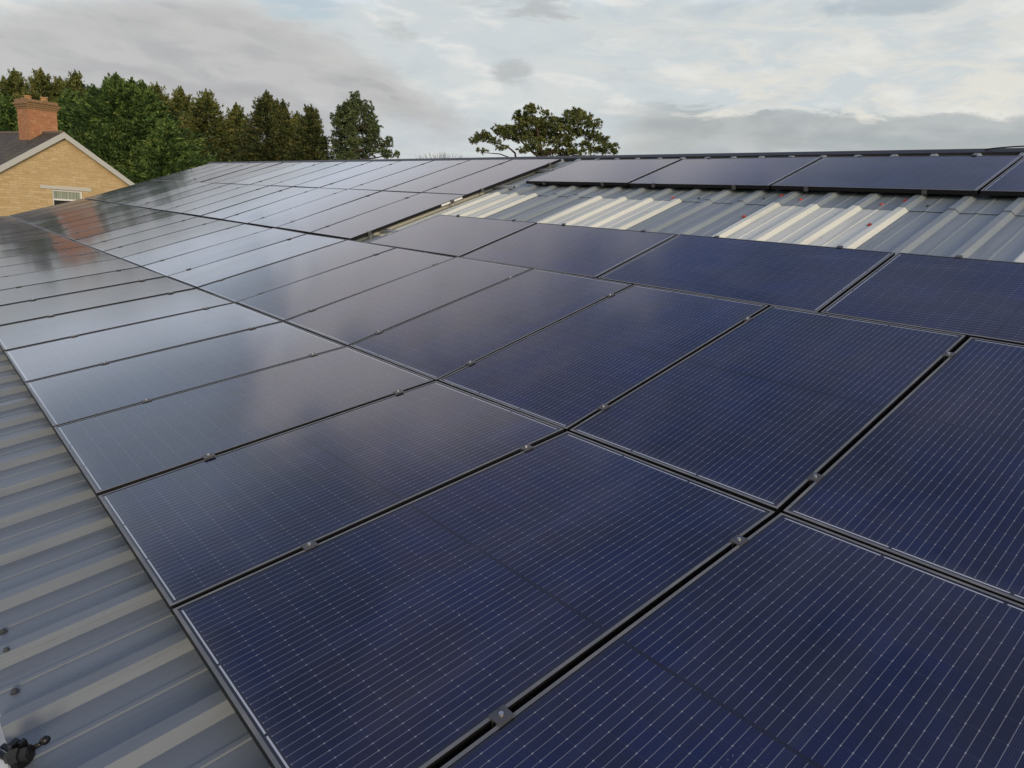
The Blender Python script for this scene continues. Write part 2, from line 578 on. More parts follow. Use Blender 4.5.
prof_low = rib_profile(X_FAR, X_NEAR, LP, LPH, RIBH)
ribbed('lower_roof_sheet', M_SHEET, [(P1, EAVE), (P1, -1.2), (P1, 0.0)], prof_low, PAN)
prof_up = rib_profile(X_FAR, X_NEAR, UP, UPH, RIBH)
ribbed('upper_roof_sheet', M_SHEET2, [(P2, -0.12), (P2, ROW2), (P3, 0.9), (P3, 2.16)], prof_up, PANU, 0.006)
ribbed('upper_roof_sheet', M_SHEET2, [(P3, 2.13), (P3, 3.1), (P3, RIDGE)], prof_up, PANU, 0.0125)
for k in (1, 7, 13, -5):
    a = UPH - UP * (k + 3) - 0.055
    e = UPH - UP * k + 0.055
    ribbed('rooflight', M_GRP, [(P3, 0.4), (P3, 1.4), (P3, 2.155)], rib_profile(a, e, UP, UPH, RIBH), PANU, 0.009)

# sheet side laps on the lower roof: a thin doubled edge on every third rib
for k in (1, 4, 7, 10, 13):
    c = LPH - LP * k
    lap = MB()
    p = [(c - 0.025, RIBH + 0.0015), (c + 0.025, RIBH + 0.0015), (c + 0.0385, RIBH * 0.5 + 0.0015)]
    for wa, wb in ((EAVE + 0.002, -1.2), (-1.2, -0.05)):
        vs = [bp_(P1(X, ww, PAN + h + 0.0015)) for ww in (wa, wb) for X, h in p]
        vs += [bp_(P1(X, ww, PAN + h - 0.002)) for ww in (wa, wb) for X, h in p[-1:]]
        lap.add(vs, [(0, 1, 4, 3), (1, 2, 5, 4), (2, 6, 7, 5)])
    lap.build('sheet_lap', M_SHEET, bld)

# other slope, walls, ridge, gutter, verge
YR = P3(0, RIDGE, PANU)
back = MB()
bx = rib_profile(X_FAR, X_NEAR, UP, UPH, RIBH)
RZ = YR.y
def PB(X, wv, off):
    return Vector((X, RZ + wv * math.cos(A3) + off * math.sin(A3), YR.z - wv * math.sin(A3) + off * math.cos(A3)))
ribbed('rear_roof_sheet', M_SHEET2, [(PB, 0.0), (PB, 3.0), (PB, 6.5)], bx, 0.0, 0.004)
wl = MB()
e0 = P1(0, EAVE + 0.10, PAN - 0.02)
r0 = P3(0, RIDGE, PAN - 0.02)
k1_, k2_ = P1(0, 0, PAN - 0.02), P3(0, 0, PAN - 0.02)
b0 = PB(0, 6.3, -0.02)
sec = [(e0.y, e0.z), (k1_.y, k1_.z), (k2_.y, k2_.z), (r0.y, r0.z), (b0.y, b0.z)]
for X0, X1 in ((X_FAR + 0.05, X_FAR + 0.25), (X_NEAR - 0.25, X_NEAR - 0.05)):
    vs = []
    for X in (X0, X1):
        vs += [bp_((X, sec[0][0], GROUND))] + [bp_((X, yy, zz_)) for yy, zz_ in sec] + [bp_((X, sec[-1][0], GROUND))]
    n = 7
    wl.add(vs, [tuple(range(n)), tuple(range(2 * n - 1, n - 1, -1))] + [(i, i + n, (i + 1) % n + n, (i + 1) % n) for i in range(n)])
for yy, ztop in ((e0.y, e0.z - 0.02), (b0.y - 0.2, b0.z - 0.02)):
    wl.box(bp_((X_FAR + 0.26, yy, GROUND)), bp_((X_NEAR - 0.26, yy + 0.2, ztop)))
M_WALL = metal_sheet('wall_cladding', (0.24, 0.27, 0.25), (0.28, 0.30, 0.28), 0.5)
wl.build('wall', M_WALL, bld)

rc = MB()
capL, capA = 3.69, 3.79
sect = [(P3, capL, -0.080), (P3, capL - 0.004, -0.034), (P3, capA - 0.02, -0.030)]
pf = [fn(0, wv, off) for fn, wv, off in sect]
apex = Vector((0, RZ, pf[-1].z + 0.012))
prof = pf + [apex] + [Vector((0, 2 * RZ - p.y, p.z)) for p in reversed(pf)]
vs = []
for X in (X_FAR - 0.02, X_NEAR):
    vs += [bp_((X, p.y, p.z)) for p in prof]
n = len(prof)
rc.add(vs, [(i, i + 1, i + 1 + n, i + n) for i in range(n - 1)])
for k in range(-24, 60):                                  # pale rib crests standing at the lip of the cap
    c = UPH - UP * k
    if not X_FAR + 0.3 < c < X_NEAR - 0.3:
        continue
    q_ = [P3(c - 0.055, capL - 0.10, -0.086), P3(c + 0.055, capL - 0.10, -0.086), P3(c + 0.055, capL + 0.03, -0.086), P3(c - 0.055, capL + 0.03, -0.086),
          P3(c - 0.024, capL - 0.09, -0.052), P3(c + 0.024, capL - 0.09, -0.052), P3(c + 0.024, capL + 0.03, -0.036), P3(c - 0.024, capL + 0.03, -0.036)]
    rc.hexa([bp_(p) for p in q_], 1)
rc.build('ridge_cap', [M_RIDGE, M_SHEET2], bld)

vg = MB()
for fa, wa, fb, wb in ((P1, EAVE, P1, 0.0), (P2, 0.0, P2, ROW2), (P3, 0.0, P3, RIDGE)):
    q_ = []
    for off in (-0.16, -0.072):
        q_ += [fa(X_FAR - 0.03, wa, off), fa(X_FAR + 0.10, wa, off), fb(X_FAR + 0.10, wb, off), fb(X_FAR - 0.03, wb, off)]
    vg.hexa([bp_(p) for p in q_])
vg.build('verge_trim', M_TRIM, bld)

gt = MB()
gp = P1(0, EAVE, PAN)
pr = [(0.02, -0.02), (0.02, -0.10), (-0.02, -0.13), (-0.09, -0.13), (-0.12, -0.10), (-0.12, -0.012), (-0.137, -0.008), (-0.139, -0.016),
      (-0.128, -0.02), (-0.128, -0.104), (-0.094, -0.138), (-0.016, -0.138), (0.026, -0.104), (0.026, -0.02)]
vs = []
for X in (X_FAR, X_NEAR):
    vs += [bp_((X, gp.y + a, gp.z + b)) for a, b in pr]
n = len(pr)
gt.add(vs, [(i, (i + 1) % n, (i + 1) % n + n, i + n) for i in range(n)])
gt.build('gutter', M_WHITE, bld)
# the near corner shows a white end piece lapping onto the sheet
ge = MB()
pa = [P1(X, wv, off) for off in (PAN + 0.001, PAN + 0.012) for X, wv in ((-0.955, -2.30), (-0.55, -2.30), (-0.55, -2.229), (-0.955, -2.229))]
ge.hexa([bp_(p) for p in pa])
ge.build('eave_board', M_WHITE, bld)


def screw(name, p, nrm, mat, r=0.012, dome=0.010):
    mb = MB()
    a = nrm.orthogonal().normalized()
    b = nrm.cross(a)
    ring = lambda rr, h: [p + nrm * h + (a * math.cos(t * math.pi / 5) + b * math.sin(t * math.pi / 5)) * rr for t in range(10)]
    rows = [ring(r, 0), ring(r, 0.0025), ring(r * 0.62, 0.0035), ring(r * 0.55, dome), ring(r * 0.2, dome * 1.15)]
    vs = [bp_(q_) for row in rows for q_ in row]
    fs = []
    for i in range(4):
        for k in range(10):
            fs.append((i * 10 + k, i * 10 + (k + 1) % 10, (i + 1) * 10 + (k + 1) % 10, (i + 1) * 10 + k))
    fs.append(tuple(40 + k for k in range(10)))
    mb.add(vs, fs)
    return mb.build(name, mat, bld, smooth=False)


def on_plane(px, py, fn, nrm, base, off):
    r = BAS[0] * (px - 512) + BAS[1] * (py - 384) + BAS[2] * F_PX
    b = base + nrm * off
    t = (b - CAM).dot(nrm) / r.dot(nrm)
    return CAM + r * t


for px, py, hh in ((3.5, 632, 0.001), (7, 651, RIBH), (15, 692, 0.001)):
    screw('roof_screw', on_plane(px, py, P1, N1, K1, PAN + hh), N1, M_SCREW, 0.013, 0.011)
for px, py in ((781.5, 196), (801, 200), (744, 216.6), (882, 205), (905.6, 201), (869.6, 225), (508, 205.6), (571, 209), (604.7, 193), (647, 213.4), (673, 198), (686, 195)):
    p = on_plane(px, py, P3, N3, K2, PANU + 0.012)
    screw('screw_cap', p, N3, M_RED, 0.021, 0.012)
for px, py in ((764, 199), (928, 206.6), (553.5, 195.3), (699, 199)):
    p = on_plane(px, py, P3, N3, K2, PANU + 0.012)
    screw('roof_screw', p, N3, M_SCREW, 0.016, 0.014)

# ------------------------------------------------------------------ solar panels
FT = 0.035


def frame_mesh(name, W, L):
    mb = MB()
    lip = 0.011
    t = 0.0016
    # four rails butted end to end, each an L: outer wall, top lip
    def rail(x0, y0, x1, y1, lip_x0, lip_y0, lip_x1, lip_y1):
        mb.box((x0, y0, -FT), (x1, y1, 0.0))
        mb.box((lip_x0, lip_y0, -0.0075), (lip_x1, lip_y1, 0.0))
    hw, hl, th = W / 2, L / 2, 0.0022
    rail(-hw, -hl, -hw + th, hl, -hw + th, -hl + lip, -hw + lip, hl - lip)
    rail(hw - th, -hl, hw, hl, hw - lip, -hl + lip, hw - th, hl - lip)
    rail(-hw + th, -hl, hw - th, -hl + th, -hw + th, -hl + th, hw - th, -hl + lip)
    rail(-hw + th, hl - th, hw - th, hl, -hw + th, hl - lip, hw - th, hl - th)
    # bottom flanges
    mb.box((-hw + th, -hl + th, -FT), (-hw + 0.03, hl - th, -FT + t))
    mb.box((hw - 0.03, -hl + th, -FT), (hw - th, hl - th, -FT + t))
    me = mb.mesh(name)
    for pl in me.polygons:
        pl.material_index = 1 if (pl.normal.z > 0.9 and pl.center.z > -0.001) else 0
    return me


def glass_mesh(name, W, L):
    hw, hl = W / 2 - 0.011, L / 2 - 0.011
    mu, mv = 0.010, 0.019
    me = bpy.data.meshes.new(name)
    zt, zb = -0.0018, -0.0066
    V = [(-hw, -hl, zb), (hw, -hl, zb), (hw, hl, zb), (-hw, hl, zb), (-hw, -hl, zt), (hw, -hl, zt), (hw, hl, zt), (-hw, hl, zt)]
    Fc = [(4, 5, 6, 7), (3, 2, 1, 0), (0, 1, 5, 4), (1, 2, 6, 5), (2, 3, 7, 6), (3, 0, 4, 7)]
    me.from_pydata(V, [], Fc)
    uvl = me.uv_layers.new(name='cells')
    cw, clen = 2 * (hw - mu), 2 * (hl - mv)
    for lp in me.loops:
        vx, vy, _z = V[lp.vertex_index]
        uvl.data[lp.index].uv = ((vx + cw / 2) / cw * 6, (vy + clen / 2) / clen * 20)
    me.update()
    return me


PW, PL = PITCH - 0.022, ROW - 0.007
LW, LL = 1.020, 1.713 - 0.022
MESH = {'p': (frame_mesh('frame', PW, PL), glass_mesh('cell_glass', PW, PL)),
        'l': (frame_mesh('frame', LW, LL), glass_mesh('cell_glass', LW, LL))}
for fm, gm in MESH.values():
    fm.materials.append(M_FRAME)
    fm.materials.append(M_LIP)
    gm.materials.append(M_CELL)

sections = {1: (P1, D1, N1), 2: (P2, D2, N2), 3: (P3, D3, N3)}
count = {}


def add_panel(kind, sec_i, X, wv, label, group):
    fn, D, N = sections[sec_i]
    c = fn(X, wv, RNG.uniform(-0.002, 0.001))
    if kind == 'p':
        ax, ay = Vector((1, 0, 0)), D
        hx, hy = PW / 2, PL / 2
    else:
        ax, ay = D.copy() * 1.0, Vector((-1, 0, 0))
        hx, hy = LW / 2, LL / 2
    corners = [c + ax * sx * hx * k + ay * sy * hy * k for sx in (-1, 1) for sy in (-1, 1) for k in (0.35, 0.97)] + [c]
    if not on_screen(corners):
        return None
    root = empty('solar_panel', c)
    rot = Matrix((ax, ay, ax.cross(ay))).transposed()
    tilt = Matrix.Rotation(R(RNG.normal(0, 0.16)), 3, 'X') @ Matrix.Rotation(R(RNG.normal(0, 0.20)), 3, 'Y')
    root.rotation_euler = (rot @ tilt).to_euler()
    tag(root, label, 'solar panel', group)
    fm, gm = MESH[kind]
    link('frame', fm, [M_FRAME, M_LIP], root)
    link('cell_glass', gm, [M_CELL], root)
    return root


def near_word(i):
    return ORD[i]


GRP = 'solar panels mounted on the ribbed roof'
rows = [('lowest row by the eave', 1, -ROW / 2, range(-2, 20)), ('second row up from the eave', 2, ROW2 / 2, range(-2, 20)),
        ('third row of the far block', 3, 0.036 + ROW / 2, range(6, 20)), ('top row of the far block', 3, 0.036 + ROW * 1.5 + 0.004, range(6, 20))]
built = {}
for ri, (rn, sec_i, wv, ks) in enumerate(rows):
    i = 0
    for k in ks:
        i += 1
        built[(ri, k)] = None
        X = -(k + 0.5) * PITCH
        ok = add_panel('p', sec_i, X, wv, '', GRP)
        if ok is None:
            i -= 1
            continue
        ok['label'] = f'upright solar panel, {near_word(i)} from the near right, {rn}'
        built[(ri, k)] = ok
LX = [-0.765 + (j - 3) * 1.713 for j in range(0, 6)]      # left edges start at -5.904
lands = [('row just below the bare metal strip', 0.006 + LW / 2), ('row under the ridge above bare metal', 2.43 + LW / 2)]
for rn, wv in lands:
    i = 0
    for j in range(6):
        X = -5.904 + 1.713 * (j + 0.5)
        i += 1
        ok = add_panel('l', 3, X, wv, '', GRP)
        if ok is None:
            i -= 1
            continue
        ok['label'] = f'solar panel laid lengthwise, {near_word(i)} from left, {rn}'

# white maker's strip on the edge of the end panel, seen in the gap
st = MB()
pe = built[(2, 6)]
st.box((PW / 2 + 0.0005, 0.46, -0.030), (PW / 2 + 0.0025, 0.80, -0.006))
st.build('edge_label', M_WHITE, pe)

# ------------------------------------------------------------------ clamps
cm = MB()
cm.box((-0.021, -0.024, 0.0005), (0.021, 0.024, 0.0035))
cm.box((-0.010, -0.024, -0.040), (-0.0065, 0.024, 0.0005))
cm.box((0.0065, -0.024, -0.040), (0.010, 0.024, 0.0005))
clamp_me = cm.mesh('panel_clamp')
clamp_me.materials.append(M_CLAMP)
bt_ = MB()
bt_.tube([(0, 0, 0.0038), (0, 0, 0.010)], [0.0068, 0.0062], 12)
bt_.tube([(0, 0, -0.085), (0, 0, 0.0005)], [0.004, 0.004], 8)
bolt_me = bt_.mesh('bolt')
bolt_me.materials.append(M_ALU)


def add_clamp(sec_i, X, wv, label, rot90=False, bolt=True, group='clamps holding the solar panels'):
    fn, D, N = sections[sec_i]
    c = fn(X, wv, 0.0005)
    if not on_screen([c]):
        return None
    o = bpy.data.objects.new('panel_clamp', clamp_me)
    COL.objects.link(o)
    o.location = c
    ax, ay = (Vector((1, 0, 0)), D) if not rot90 else (D.copy(), Vector((-1, 0, 0)))
    o.rotation_euler = Matrix((ax, ay, ax.cross(ay))).transposed().to_euler()
    tag(o, label, 'clamp', group)
    if bolt:
        b = bpy.data.objects.new('bolt', bolt_me)
        COL.objects.link(b)
        b.parent = o
    return o


short = ['eave row', 'second row', 'third far row', 'top far row']
for ri, (rn, sec_i, wv, ks) in enumerate(rows):
    i = 0
    for k in ks:
        if k == ks[0]:
            if ri < 2:
                continue
        X = -k * PITCH
        hit = False
        for end, dw in (('upper', ROW / 2 - 0.25), ('lower', -ROW / 2 + 0.47 if ri == 0 else -ROW / 2 + 0.25)):
            o = add_clamp(sec_i, X if not (ri >= 2 and k == ks[0]) else X + 0.004, wv + dw, '', bolt=(-X < 11))
            if o:
                if not hit:
                    i += 1
                    hit = True
                o['label'] = f'grey {end} clamp on {near_word(i)} joint from right, {short[ri]}'
for (rn, wv), nm in zip(lands, ('sideways row below the bare strip', 'sideways ridge row')):
    for side, sg in (('top', 1), ('bottom', -1)):
        if sg == -1 and nm.startswith('sideways row'):
            continue
        i = 0
        for j in range(6):
            for fx in (-0.50, 0.48):
                X = -5.904 + 1.713 * (j + 0.5) + fx
                o = add_clamp(3, X, wv + sg * (LW / 2 + 0.008), '', rot90=True, bolt=False)
                if o:
                    i += 1
                    o.scale = (0.75, 0.75, 1)
                    o['label'] = f'dark edge clamp, {near_word(i)} from left, {side} edge of the {nm}'

# ------------------------------------------------------------------ short aluminium rails poking out of the far block
for wv, lab, xe in ((0.48, 'short aluminium rail end poking out of the gap at its lowest point', -6.02),
                    (2.30, 'aluminium rail end poking out of the gap beside the bare strip', -5.99),
                    (3.10, 'short aluminium rail end poking out of the gap near the ridge', -6.08)):
    rl = MB()
    x0, x1 = -7.3, xe
    h0, h1 = -0.062, -0.034
    z_ = lambda X, yy, zz_: tuple(P3(X, wv + yy, zz_) - P3(x0, wv, h0))
    for (ya, yb, za, zb) in ((-0.022, 0.022, h0, h0 + 0.003), (-0.022, -0.019, h0 + 0.003, h1), (0.019, 0.022, h0 + 0.003, h1),
                             (-0.019, -0.007, h1 - 0.003, h1), (0.007, 0.019, h1 - 0.003, h1)):
        q_ = [z_(X, yy, zz_) for zz_ in (za, zb) for X, yy in ((x0, ya), (x1, ya), (x1, yb), (x0, yb))]
        rl.hexa(q_)
    o = rl.build('mounting_rail', M_ALU, None, P3(x0, wv, h0))
    tag(o, lab, 'rail', 'rails under the far block of panels')

# ------------------------------------------------------------------ things lying on the roof
cb = MB()
pts = []
for i in range(15):
    t = i / 14
    X = -1.16 + 0.46 * t
    pts.append(P3(X, 3.76 - 0.03 * math.sin(t * 5), -0.03 + 0.026 * math.sin(math.pi * min(1, t * 1.05)) ** 0.8 if t < 0.97 else -0.05))
cb.tube(pts, 0.006, 8)
o = cb.build('cable', M_CABLE, smooth=True)
tag(o, 'thin black cable looping up over the ridge at the far right', 'cable')

# black fitting near the eave
root_p = on_plane(21, 757, P1, N1, K1, PAN + 0.02) - N1 * 0.02
fit = empty('cable_fitting', root_p)
fit.rotation_euler = (A1, 0, R(28))
fit.scale = (1.15, 1.15, 1.25)
tag(fit, 'small black plastic fitting with a ball ended arm lying near the eave', 'fitting')
fb = MB()
fb.tube([(-0.026, -0.012, 0.016), (-0.018, -0.009, 0.019), (-0.016, -0.008, 0.020), (0.004, 0.002, 0.024), (0.005, 0.002, 0.024), (0.020, 0.010, 0.027), (0.023, 0.012, 0.028)],
        [0.013, 0.015, 0.019, 0.021, 0.017, 0.018, 0.010], 7)
fb.box((-0.012, -0.020, 0.0), (0.016, 0.006, 0.020))
fb.box((-0.006, 0.006, 0.026), (0.004, 0.020, 0.050))
fb.box((-0.028, -0.004, 0.008), (-0.014, 0.016, 0.046))
fb.build('body', M_BLACKP, fit)
fa = MB()
fa.tube([(0.010, 0.015, 0.026), (0.026, 0.028, 0.034), (0.032, 0.034, 0.038)], [0.007, 0.0055, 0.005], 8)
fa.tube([(0.029, 0.031, 0.037), (0.033, 0.035, 0.040), (0.039, 0.040, 0.043), (0.043, 0.044, 0.045)], [0.005, 0.0095, 0.0095, 0.005], 10)
fa.build('arm', M_BLACKP, fit, smooth=True)
ff = MB()
ff.box((-0.075, -0.016, 0.0), (-0.030, -0.002, 0.012))
ff.box((-0.082, 0.004, 0.0), (-0.030, 0.016, 0.009))
ff.box((-0.090, -0.018, 0.0), (-0.076, 0.002, 0.018))
ff.build('foot', M_BLACKP, fit, bevel=0.002)

# ------------------------------------------------------------------ stone house
def stone_mat():
    mt, q, b = material('yellow_coursed_stone', 0.9)
    t = q.new('ShaderNodeTexCoord').outputs['Object']
    x_, y_, z_ = q.sep(t)
    wob = q.noise(t, 1.3, 3, 0.5)
    vec = q.comb(q.math('ADD', q.math('ADD', x_, y_), q.math('MULTIPLY', wob, 0.25)), q.math('ADD', z_, q.math('MULTIPLY', wob, 0.10)), 0.0)
    br = q.new('ShaderNodeTexBrick', offset=0.43, squash=0.8, squash_frequency=3)
    q.set(br.inputs['Vector'], vec)
    br.inputs['Color1'].default_value = (0.50, 0.365, 0.185, 1)
    br.inputs['Color2'].default_value = (0.62, 0.475, 0.27, 1)
    br.inputs['Mortar'].default_value = (0.45, 0.335, 0.18, 1)
    br.inputs['Scale'].default_value = 1.0
    br.inputs['Brick Width'].default_value = 0.36
    br.inputs['Row Height'].default_value = 0.105
    br.inputs['Mortar Size'].default_value = 0.012
    n = q.noise(q.mapping(vec, (1.8, 5, 1)), 1.0, 6, 0.72)
    c = q.mix(q.math('MULTIPLY', q.step(n, 0.55, 0.72), 0.6), br.outputs[0], (0.70, 0.56, 0.33))
    c = q.mix(q.math('MULTIPLY', q.step(n, 0.46, 0.3), 0.5), c, (0.36, 0.235, 0.10))
    q.set(b.inputs['Base Color'], c)
    return mt


def brick_mat():
    mt, q, b = material('orange_brick', 0.9)
    t = q.new('ShaderNodeTexCoord').outputs['Object']
    x_, y_, z_ = q.sep(t)
    br = q.new('ShaderNodeTexBrick', offset=0.5)
    q.set(br.inputs['Vector'], q.comb(q.math('ADD', x_, y_), z_, 0.0))
    br.inputs['Color1'].default_value = (0.33, 0.125, 0.062, 1)
    br.inputs['Color2'].default_value = (0.42, 0.175, 0.085, 1)
    br.inputs['Mortar'].default_value = (0.40, 0.24, 0.13, 1)
    br.inputs['Scale'].default_value = 1.0
    br.inputs['Brick Width'].default_value = 0.225
    br.inputs['Row Height'].default_value = 0.075
    br.inputs['Mortar Size'].default_value = 0.010
    n = q.noise(t, 5.0, 4, 0.65)
    c = q.mix(q.math('MULTIPLY', q.step(n, 0.52, 0.68), 0.8), br.outputs[0], (0.50, 0.33, 0.17))
    c = q.mix(q.math('MULTIPLY', q.step(n, 0.42, 0.3), 0.5), c, (0.22, 0.07, 0.04))
    q.set(b.inputs['Base Color'], c)
    return mt


def slate_mat():
    mt, q, b = material('mossy_dark_slate', 0.8)
    t = q.new('ShaderNodeTexCoord').outputs['Object']
    x_, y_, z_ = q.sep(t)
    br = q.new('ShaderNodeTexBrick', offset=0.5)
    q.set(br.inputs['Vector'], q.comb(y_, q.math('MULTIPLY', z_, 1.8), 0.0))
    br.inputs['Color1'].default_value = (0.062, 0.050, 0.040, 1)
    br.inputs['Color2'].default_value = (0.105, 0.085, 0.066, 1)
    br.inputs['Mortar'].default_value = (0.025, 0.023, 0.022, 1)
    br.inputs['Scale'].default_value = 1.0
    br.inputs['Brick Width'].default_value = 0.30
    br.inputs['Row Height'].default_value = 0.26
    br.inputs['Mortar Size'].default_value = 0.012
    n = q.noise(t, 1.4, 6, 0.7)
    c = q.mix(q.math('MULTIPLY', q.step(n, 0.50, 0.66), 0.8), br.outputs[0], (0.12, 0.105, 0.05))
    c = q.mix(q.math('MULTIPLY', q.step(q.noise(t, 4.0, 5, 0.7), 0.6, 0.72), 0.5), c, (0.20, 0.19, 0.18))
    q.set(b.inputs['Base Color'], c)
    return mt


M_STONE, M_BRICK, M_SLATE = stone_mat(), brick_mat(), slate_mat()
M_BARGE, _, _ = material('grey_painted_board', 0.6, 0.0, (0.50, 0.51, 0.49))
M_LINT, _, _ = material('pale_concrete', 0.8, 0.0, (0.55, 0.55, 0.50))
M_PANE, qq, bb = material('window_pane', 0.08, 0.0, (0.10, 0.12, 0.10))
tt_ = qq.new('ShaderNodeTexCoord').outputs['Object']
_x, _y, _z = qq.sep(tt_)
fold = qq.noise(qq.comb(qq.math('MULTIPLY', _x, 14.0), 0.0, 0.0), 1.0, 2, 0.5)
qq.set(bb.inputs['Base Color'], qq.mix(qq.step(fold, 0.35, 0.65), (0.20, 0.24, 0.19), (0.42, 0.46, 0.38)))
M_DARK, _, _ = material('dark_inside', 0.9, 0.0, (0.02, 0.02, 0.02))

APEX = at(62, 132.2, 31.0)
house = empty('stone_house', (APEX.x, APEX.y, GROUND))
house.rotation_euler = (0, 0, R(104.5))
tag(house, 'yellow stone house with grey barge boards and brick chimney at the left edge', 'house')
HZ = APEX.z - GROUND
HW, HP, HD = 3.9, math.tan(R(33.2)), 8.5
hw_ = MB()
za, ze = HZ - 0.16, HZ - 0.16 - HW * HP
# front gable with a window hole made of butted pieces: left, right, below, above
WX0, WX1, WZ1 = -0.58, 0.78, 0.0
hb = house.rotation_euler


def gable_local(px, py):
    """local x and height on the gable plane under a pixel"""
    r = BAS[0] * (px - 512) + BAS[1] * (py - 384) + BAS[2] * F_PX
    th = R(104.5)
    nrm = Vector((math.sin(th), -math.cos(th), 0))
    t = (APEX - CAM).dot(nrm) / r.dot(nrm)
    X = CAM + r * t
    return (X - APEX).dot(Vector((math.cos(th), math.sin(th), 0))), X.z - GROUND


wx0, wtop = gable_local(52, 189.2)
wx1, _t = gable_local(82.5, 191)
lx0, lz = gable_local(40, 186.5)
lx1, _t = gable_local(91, 190.5)
wz0 = wtop - 1.25
T = 0.35


def wall_poly(pts2):
    n = len(pts2)
    vs = [(a, 0.0, b) for a, b in pts2] + [(a, T, b) for a, b in pts2]
    hw_.add(vs, [tuple(range(n)), tuple(range(2 * n - 1, n - 1, -1))] + [(i, i + n, (i + 1) % n + n, (i + 1) % n) for i in range(n)])


roofz = lambda a: za - abs(a) * HP
wall_poly([(-HW, 0), (wx0, 0), (wx0, roofz(wx0)), (-HW, ze)])
if wx0 < 0 < wx1:
    wall_poly([(wx0, wtop), (wx1, wtop), (wx1, roofz(wx1)), (0, za), (wx0, roofz(wx0))])
else:
    wall_poly([(wx0, wtop), (wx1, wtop), (wx1, roofz(wx1)), (wx0, roofz(wx0))])
wall_poly([(wx0, 0), (wx1, 0), (wx1, wz0), (wx0, wz0)])
if wx1 > 0 or wx0 > 0:
    wall_poly([(wx1, 0), (HW, 0), (HW, ze), (wx1, roofz(wx1))])
else:
    wall_poly([(wx1, 0), (HW, 0), (HW, ze), (0, za), (wx1, roofz(wx1))])
for xa, xb in ((-HW, -HW + T), (HW - T, HW)):
    hw_.box((xa, T + 0.001, 0), (xb, HD - T - 0.001, ze))
n5 = [(-HW, 0), (HW, 0), (HW, ze), (0, za), (-HW, ze)]
vs = [(a, HD - T, b) for a, b in n5] + [(a, HD, b) for a, b in n5]
hw_.add(vs, [tuple(range(5)), tuple(range(9, 4, -1))] + [(i, i + 5, (i + 1) % 5 + 5, (i + 1) % 5) for i in range(5)])
hw_.build('wall', M_STONE, house)
rf = MB()
OV = 0.35
for s_ in (-1, 1):
    ex = s_ * (HW + OV)
    ez = HZ - (HW + OV) * HP
    up = 0.10
    q_ = [(0, -0.16, HZ - 0.13), (ex, -0.16, ez - 0.13), (ex, HD + 0.16, ez - 0.13), (0, HD + 0.16, HZ - 0.13)]
    q2 = [(a, b, c + up) for a, b, c in q_]
    rf.hexa(q_ + q2 if s_ == 1 else [q_[i] for i in (1, 0, 3, 2)] + [q2[i] for i in (1, 0, 3, 2)])
rf.tube([(0, -0.15, HZ - 0.03), (0, HD + 0.15, HZ - 0.03)], 0.075, 8, 1)
M_RIDGET, _, _ = material('clay_ridge_tile', 0.85, 0.0, (0.16, 0.12, 0.09))
rf.build('roof', [M_SLATE, M_RIDGET], house)
for s_ in (-1, 1):
    bb_ = MB()
    ex = s_ * (HW + OV)
    ez = HZ - (HW + OV) * HP
    dz = 0.25
    pts4 = [(0, HZ - dz), (ex, ez - dz), (ex, ez + 0.005), (0, HZ + 0.005)]
    if s_ < 0:
        pts4 = [pts4[i] for i in (1, 0, 3, 2)]
    vs = [(a, -0.20, b) for a, b in pts4] + [(a, -0.163, b) for a, b in pts4]
    bb_.add(vs, [(0, 1, 2, 3), (7, 6, 5, 4)] + [(i, i + 4, (i + 1) % 4 + 4, (i + 1) % 4) for i in range(4)])
    bb_.build('barge_board', M_BARGE, house)
# window
win = MB()
fw = 0.07
win.box((wx0 + 0.005, 0.06, wz0 + 0.005), (wx0 + fw, 0.12, wtop - 0.005))
win.box((wx1 - fw, 0.06, wz0 + 0.005), (wx1 - 0.005, 0.12, wtop - 0.005))
win.box((wx0 + fw, 0.06, wtop - fw), (wx1 - fw, 0.12, wtop - 0.005))
win.box((wx0 + fw, 0.06, wz0 + 0.005), (wx1 - fw, 0.12, wz0 + fw))
win.box((wx0 + fw, 0.06, wtop - 0.47), (wx1 - fw, 0.12, wtop - 0.40))
wo = win.build('window', M_WHITE, house)
pn = MB()
pn.box((wx0 + fw, 0.085, wtop - 0.40), (wx1 - fw, 0.10, wtop - fw))
pn.box((wx0 + fw, 0.085, wz0 + fw), (wx1 - fw, 0.10, wtop - 0.47), 1)
pn.build('pane', [M_PANE, M_DARK], wo)
li = MB()
li.box((lx0, -0.03, wtop + 0.012), (lx1, 0.0, wtop + 0.16))
li.build('lintel', M_LINT, house)
# chimney
ch = MB()
CX, CY, CW, CD = 0.02, 2.35, 0.60, 0.55
ztop = HZ + 1.38
ch.box((CX - CW, CY - CD, HZ - 0.9), (CX + CW, CY + CD, ztop - 0.42))
cho = ch.build('chimney', M_BRICK, house)
cc = MB()
for i in range(3):
    g_ = 0.03 + 0.045 * i
    cc.box((CX - CW - g_, CY - CD - g_, ztop - 0.42 + 0.085 * i), (CX + CW + g_, CY + CD + g_, ztop - 0.42 + 0.085 * (i + 1) - 0.004))
for i in range(8):
    xx = CX - CW - 0.03 + i * (2 * CW + 0.06) / 7.9
    cc.box((xx - 0.02, CY - CD - 0.20, ztop - 0.165), (xx + 0.075, CY - CD + 0.1, ztop - 0.105))
cc.box((CX - CW - 0.06, CY - CD - 0.06, ztop - 0.166), (CX + CW + 0.06, CY + CD + 0.06, ztop - 0.02))
M_MORTAR, _, _ = material('weathered_chimney_mortar', 0.95, 0.0, (0.27, 0.17, 0.09))
